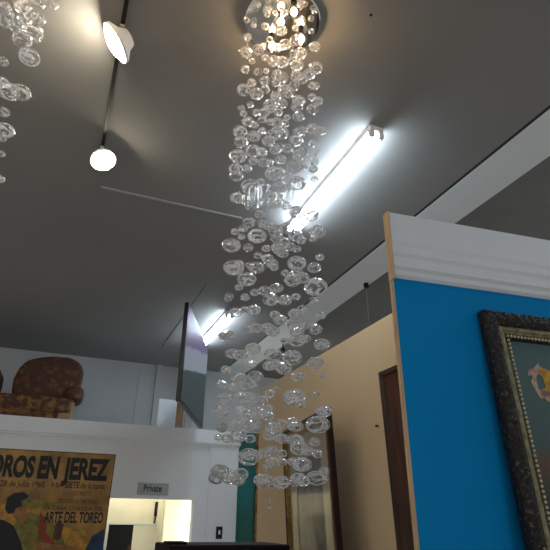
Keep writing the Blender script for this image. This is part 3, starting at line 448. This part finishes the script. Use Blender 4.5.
obj('dark_print', box(NB(), .018, w_*.52, -.008, .015, .018, .60), M['black'], op)
obj('pale_print', box(NB(), w_*.52, w_-.018, -.008, .015, .018, .60), M['warmw'], op)
poly('red_mark', [(w_*.6, .1), (w_*.85, .1), (w_*.85, .2), (w_*.72, .26), (w_*.62, .2)], M['red2'], op, -.010)
poly('brown_mark', [(w_*.42, .1), (w_*.5, .1), (w_*.52, .36), (w_*.45, .34)], M['brown2'], op, -.010)
# stand that carries the picture
os_ = obj('office_cabinet', box(NB(), p0.x-.3, p1.x+.02, 8.1, 8.58, 0, p0.z-.62, .01), M['cab'], None); tag(os_, 'dark cabinet under the picture inside the office', 'cabinet')
# ---------------------------------------------------------------- bullfight poster
PY = 3.4
ptl = aty(-30, 446, PY); ptr = aty(116, 455, PY)
px0, pxw = ptl.x, ptr.x-ptl.x; ptop = 2.056; pbot = 1.30
po = empty('bullfight_poster', (px0, PY, pbot)); tag(po, 'old yellow bullfight poster with large black lettering, mounted on board at lower left', 'poster')
PH = ptop-pbot
obj('board', box(NB(), 0, pxw, .0015, .022, 0, PH), M['board'], po)
obj('paper', box(NB(), .006, pxw-.006, 0, .0015, .006, PH-.006), M['paper'], po)
def pl(px, py): p = aty(px, py, PY); return (p.x-px0, p.z-pbot)
def ptext(s, a, b, bot, top, m, bold, y=-.0006):
    x0, z0 = pl(a, bot); x1, z1 = pl(b, bot); _, zt_ = pl((a+b)/2, top); z0 = (z0+z1)/2
    return text('lettering', s, m, po, x0, x1, z0, zt_-z0, y, bold)
ptext('TOROS', -24, 33, 475.5, 455.5, M['ink'], .05); ptext('EN', 36.5, 57, 477.5, 456.8, M['ink'], .05); ptext('JEREZ', 61.5, 107.5, 479, 459, M['ink'], .05)
ptext('Dia 28 de Julio 1968.', -12, 45.5, 486.5, 480.5, M['ink'], .01); ptext('- A las', 47, 60.5, 487, 481.5, M['ink'], .01)
ptext('SIETE', 65, 79, 488, 481.5, M['ink'], .018); ptext('de la tarde', 80.5, 105, 488.7, 483, M['ink'], .005)
ptext('EL AYUNTAMIENTO', 63, 91, 495.5, 491, M['inkf'], .01); ptext('CORRIDA DE LA TEMPORADA', 55, 97, 503.5, 499, M['inkf'], .01)
ptext('LA GRAN CORRIDA DEL', 44, 103, 510.5, 506.5, M['ink'], .005); ptext('ARTE DEL TOREO', 43, 102.5, 522.5, 512, M['ink'], .03)
def fig(name, pts, m, y): poly(name, [pl(*p) for p in pts], m, po, y, .0001)
fig('printed_backdrop', [(-24, 515), (20, 498), (44, 510), (46, 524), (84, 530), (100, 560), (-24, 560)], M['ochre'], -.0002)
fig('printed_arm', [(20, 499), (44, 500), (55, 503), (54, 508), (30, 508), (20, 507)], M['olive'], -.0004)
fig('printed_jacket', [(18, 516), (30, 512), (44, 516), (60, 530), (66, 548), (60, 560), (6, 560), (8, 538)], M['olive'], -.0003)
fig('printed_sash', [(40, 512), (47, 520), (46, 534), (58, 546), (50, 548), (38, 534)], M['red'], -.0005)
fig('printed_face', [(12, 503), (22, 500), (27, 506), (26, 513), (30, 520), (20, 524), (14, 517), (10, 511)], M['skin'], -.0006)
fig('printed_hair', [(5, 509), (7, 498), (14, 493), (24, 492), (29, 496), (26, 499), (21, 501), (22, 506), (16, 508), (14, 513), (8, 514)], M['hair'], -.0008)
fig('printed_cape', [(-24, 518), (4, 520), (14, 526), (20, 540), (26, 560), (-24, 560)], M['hair'], -.0007)
fig('printed_hand', [(30, 540), (52, 544), (72, 546), (80, 552), (60, 556), (36, 550)], M['skin'], -.0009)
fig('printed_bull', [(104, 529), (92, 536), (84, 552), (90, 562), (103, 562)], M['navy'], -.0007)
fig('printed_sword', [(56, 522), (64, 524), (60, 540), (52, 540)], M['brown2'], -.0006)
ph = obj('poster_shelf', box(NB(), px0-.1, px0+pxw+.05, PY-.1, PY+.35, 0, pbot-.0, .006), M['cab'], None); tag(ph, 'dark cabinet below the frame that carries the bullfight poster', 'cabinet')
# ---------------------------------------------------------------- paintings
def tilt_frame(name, label, x, y, z, rz, tilt, cat='painting'):
    r = empty(name, (x, y, z)); r.rotation_euler = (tilt, 0, rz); tag(r, label, cat); return r
# ornate painting on the blue wall, local origin = lower left corner of frame
s0 = .417; T = math.radians(-2.6)
pp = BL + Vector((math.cos(BA)*s0 + math.sin(BA)*.05, math.sin(BA)*s0 - math.cos(BA)*.05, 1.50))
fp = tilt_frame('framed_painting', 'oil painting in an ornate black and gilt frame on the blue wall', pp.x, pp.y, pp.z, BA, T)
fw, fh = .92, 1.06
obj('outer_frame', frame_mesh(fw, fh, [(0, 0), (0, .040), (.008, .052), (.02, .050), (.034, .056), (.05, .050), (.062, .044), (.07, .030)], (2, 3, 4, 5), .007, .008, 85), M['blackorn'], fp, True)
obj('inner_moulding', frame_mesh(fw-.136, fh-.136, [(0, .0), (0, .036), (.008, .040), (.017, .036), (.021, .029), (.029, .029), (.034, .022)], (), 0), M['goldpale'], fp).location = (.068, 0, .068)
bd = NB(); ins = .110
def beads(n, a, b):
    for i in range(n):
        p = Vector(a).lerp(Vector(b), i/n); bmesh.ops.create_icosphere(bd, subdivisions=1, radius=.0072, matrix=Matrix.Translation(p))
beads(38, (ins, -.030, ins), (fw-ins, -.030, ins)); beads(45, (fw-ins, -.030, ins), (fw-ins, -.030, fh-ins))
beads(38, (fw-ins, -.030, fh-ins), (ins, -.030, fh-ins)); beads(45, (ins, -.030, fh-ins), (ins, -.030, ins))
obj('beading', bd, mat('pale_beads', (214, 202, 164), .35, .2), fp, True)
obj('inner_border', frame_mesh(fw-.202, fh-.202, [(0, .0), (0, .024), (.014, .018), (.022, .008)]), M['blackorn'], fp).location = (.101, 0, .101)
cm, n, l, b = new_mat('painting_surface')
tcn = n.new('ShaderNodeTexCoord'); sp = n.new('ShaderNodeSeparateXYZ'); l.new(tcn.outputs['Object'], sp.inputs[0])
nz = n.new('ShaderNodeTexNoise'); nz.inputs['Scale'].default_value = 5; nz.inputs['Detail'].default_value = 6; l.new(tcn.outputs['Object'], nz.inputs['Vector'])
ma = n.new('ShaderNodeMath'); ma.operation = 'MULTIPLY_ADD'; ma.inputs[1].default_value = .22; l.new(nz.outputs['Fac'], ma.inputs[0]); l.new(sp.outputs[2], ma.inputs[2])
r = n.new('ShaderNodeValToRGB'); e = r.color_ramp.elements; e[0].position = .18; e[0].color = srgb(96, 60, 22); e[1].position = .85; e[1].color = srgb(70, 98, 98)
for q_, c_ in ((.27, (40, 44, 24)), (.36, (18, 40, 42)), (.45, (58, 60, 44)), (.54, (92, 66, 44)), (.62, (62, 84, 84))):
    k = e.new(q_); k.color = srgb(*c_)
l.new(ma.outputs[0], r.inputs[0]); l.new(r.outputs[0], b.inputs['Base Color']); b.inputs['Roughness'].default_value = .4
obj('canvas', box(NB(), .118, fw-.118, -.008, .0, .118, fh-.118), cm, fp)
def bpt(px, py):   # photo point -> painting plane
    d = ray(px, py); mw = Matrix.Translation(fp.location) @ fp.rotation_euler.to_matrix().to_4x4(); im = mw.inverted()
    o_ = im @ CAM; dd = im.to_3x3() @ d; t = (-.009-o_.y)/dd.y; q = o_+dd*t; return (q.x, q.z)
yel = mat('painted_yellow', (206, 158, 40), .5, c2=(150, 96, 30), scale=25); pal = mat('painted_flesh', (196, 164, 142), .5, c2=(136, 108, 98), scale=25)
def bfig(nm, pts, m, y): poly(nm, [bpt(*p) for p in pts], m, fp, y, .0004)
bfig('painted_figure', [(528, 370), (534, 368), (538, 363), (541, 369), (536, 377), (538, 388), (546, 400), (552, 404), (566, 404), (566, 398), (550, 396), (541, 399), (535, 390), (531, 382), (533, 375), (528, 376)], pal, -.0095)
bfig('painted_drapery', [(537, 372), (541, 367), (549, 371), (560, 369), (575, 375), (572, 392), (556, 394), (546, 398), (539, 390), (546, 388), (543, 378)], yel, -.0090)
# tall picture on the beige wall
def wall_pic(name, label, ptn, w, h, z, x, cat, yaw, tilt):
    """hangs on the beige wall facing -X, local x runs towards the camera (-Y)"""
    r = empty(name, (x, ptn, z)); r.rotation_euler = (tilt, 0, -PI/2 + yaw); tag(r, label, cat); return r
tp = wall_pic('framed_picture', 'tall gilt-framed faded picture on the beige wall beyond the bubbles', 4.712, 1.0, 1.2, 1.135, 2.05+.07, 'picture', math.radians(-7.86), math.radians(3.0))
W1, H1 = 1.257, 1.35
obj('outer_frame', frame_mesh(W1, H1, [(0, 0), (0, .045), (.02, .05), (.026, .04)]), M['brown'], tp)
obj('gilt_frame', frame_mesh(W1-.05, H1-.05, [(0, .0), (0, .04), (.02, .046), (.06, .022), (.07, .02)]), M['gold'], tp).location = (.025, 0, .025)
obj('mount', frame_mesh(W1-.18, H1-.18, [(0, .0), (0, .018), (.20, .012), (.20, .006)]), M['mat_'], tp).location = (.09, 0, .09)
obj('print', box(NB(), .28, W1-.28, -.008, 0, .28, H1-.28), M['dim'], tp)
# dark wooden panel picture
bw = wall_pic('wooden_panel', 'dark brown wooden framed panel on the beige wall beside the blue wall', 3.07, .8, 1.2, 1.34, 2.115, 'panel', 0, math.radians(2.0))
obj('frame', frame_mesh(.9, 1.33, [(0, 0), (0, .022), (.03, .024), (.04, .016), (.045, .01)]), M['brown'], bw)
obj('panel', box(NB(), .04, .86, -.012, 0, .04, 1.29), M['brown2'], bw)
nl = obj('wall_nail', cyl(NB(), (0, 0, 0), (-.02, 0, 0), .008), M['black'], None, loc=atx(378, 426, XB)); tag(nl, 'small dark nail in the beige wall left of the wooden panel', 'nail')
wh = empty('wall_hook', atx(270, 503, XB)); tag(wh, 'small grey-blue hook on the beige wall left of the gilt picture', 'hook')
obj('plate', box(NB(), -.006, 0, -.022, .022, -.05, .05, .002), M['alu'], wh); obj('peg', box(NB(), -.03, -.006, -.008, .008, -.035, -.01, .002), M['alu'], wh)
# ---------------------------------------------------------------- dark cabinet in the foreground
a = aty(170, 540, 2.6); c = aty(290, 543, 2.6)
dc = empty('display_cabinet', (a.x, 2.6, -.022)); tag(dc, 'black wooden cabinet whose top just enters the bottom of the photo', 'cabinet')
WD = c.x-a.x
obj('body', box(NB(), .01, WD-.01, .01, .34, 0, 1.555, .004), M['cab'], dc)
obj('top', box(NB(), -.0, WD, 0, .35, 1.555, 1.622, .006), M['cab'], dc)
obj('door', box(NB(), .02, WD/2-.003, -.006, .01, .08, 1.52, .003), M['cab'], dc); obj('door', box(NB(), WD/2+.003, WD-.02, -.006, .01, .08, 1.52, .003), M['cab'], dc)
for sx in (-.03, .03): obj('door_knob', lathe(NB(), [(0, -.03), (.008, -.028), (.010, -.02), (.005, -.01), (.005, 0)], 12, Matrix.Translation((WD/2+sx, -.006, .8)) @ Matrix.Rotation(-PI/2, 4, 'X')), M['chrome'], dc, True)
bk_ = obj('folded_cloth', box(NB(), 0, .09, 0, .12, 0, .012, .005), M['cab'], None, loc=(a.x-.0, 2.63, 1.600)); tag(bk_, 'small dark folded cloth on the left end of the black cabinet top', 'cloth')
# ---------------------------------------------------------------- world, look
w = bpy.data.worlds.new('world'); SC.world = w; w.use_nodes = True
bg = w.node_tree.nodes['Background']; bg.inputs[0].default_value = (1, .97, .94, 1); bg.inputs[1].default_value = .40
vs_ = SC.view_settings; vs_.view_transform = 'Standard'; vs_.look = 'None'; vs_.gamma = 1; vs_.use_curve_mapping = False; vs_.exposure = 0
cy_ = SC.cycles; cy_.use_denoising = True; cy_.use_adaptive_sampling = False; cy_.max_bounces = 24; cy_.transparent_max_bounces = 64; cy_.transmission_bounces = 16; cy_.glossy_bounces = 8; cy_.diffuse_bounces = 5
cy_.sample_clamp_indirect = 6
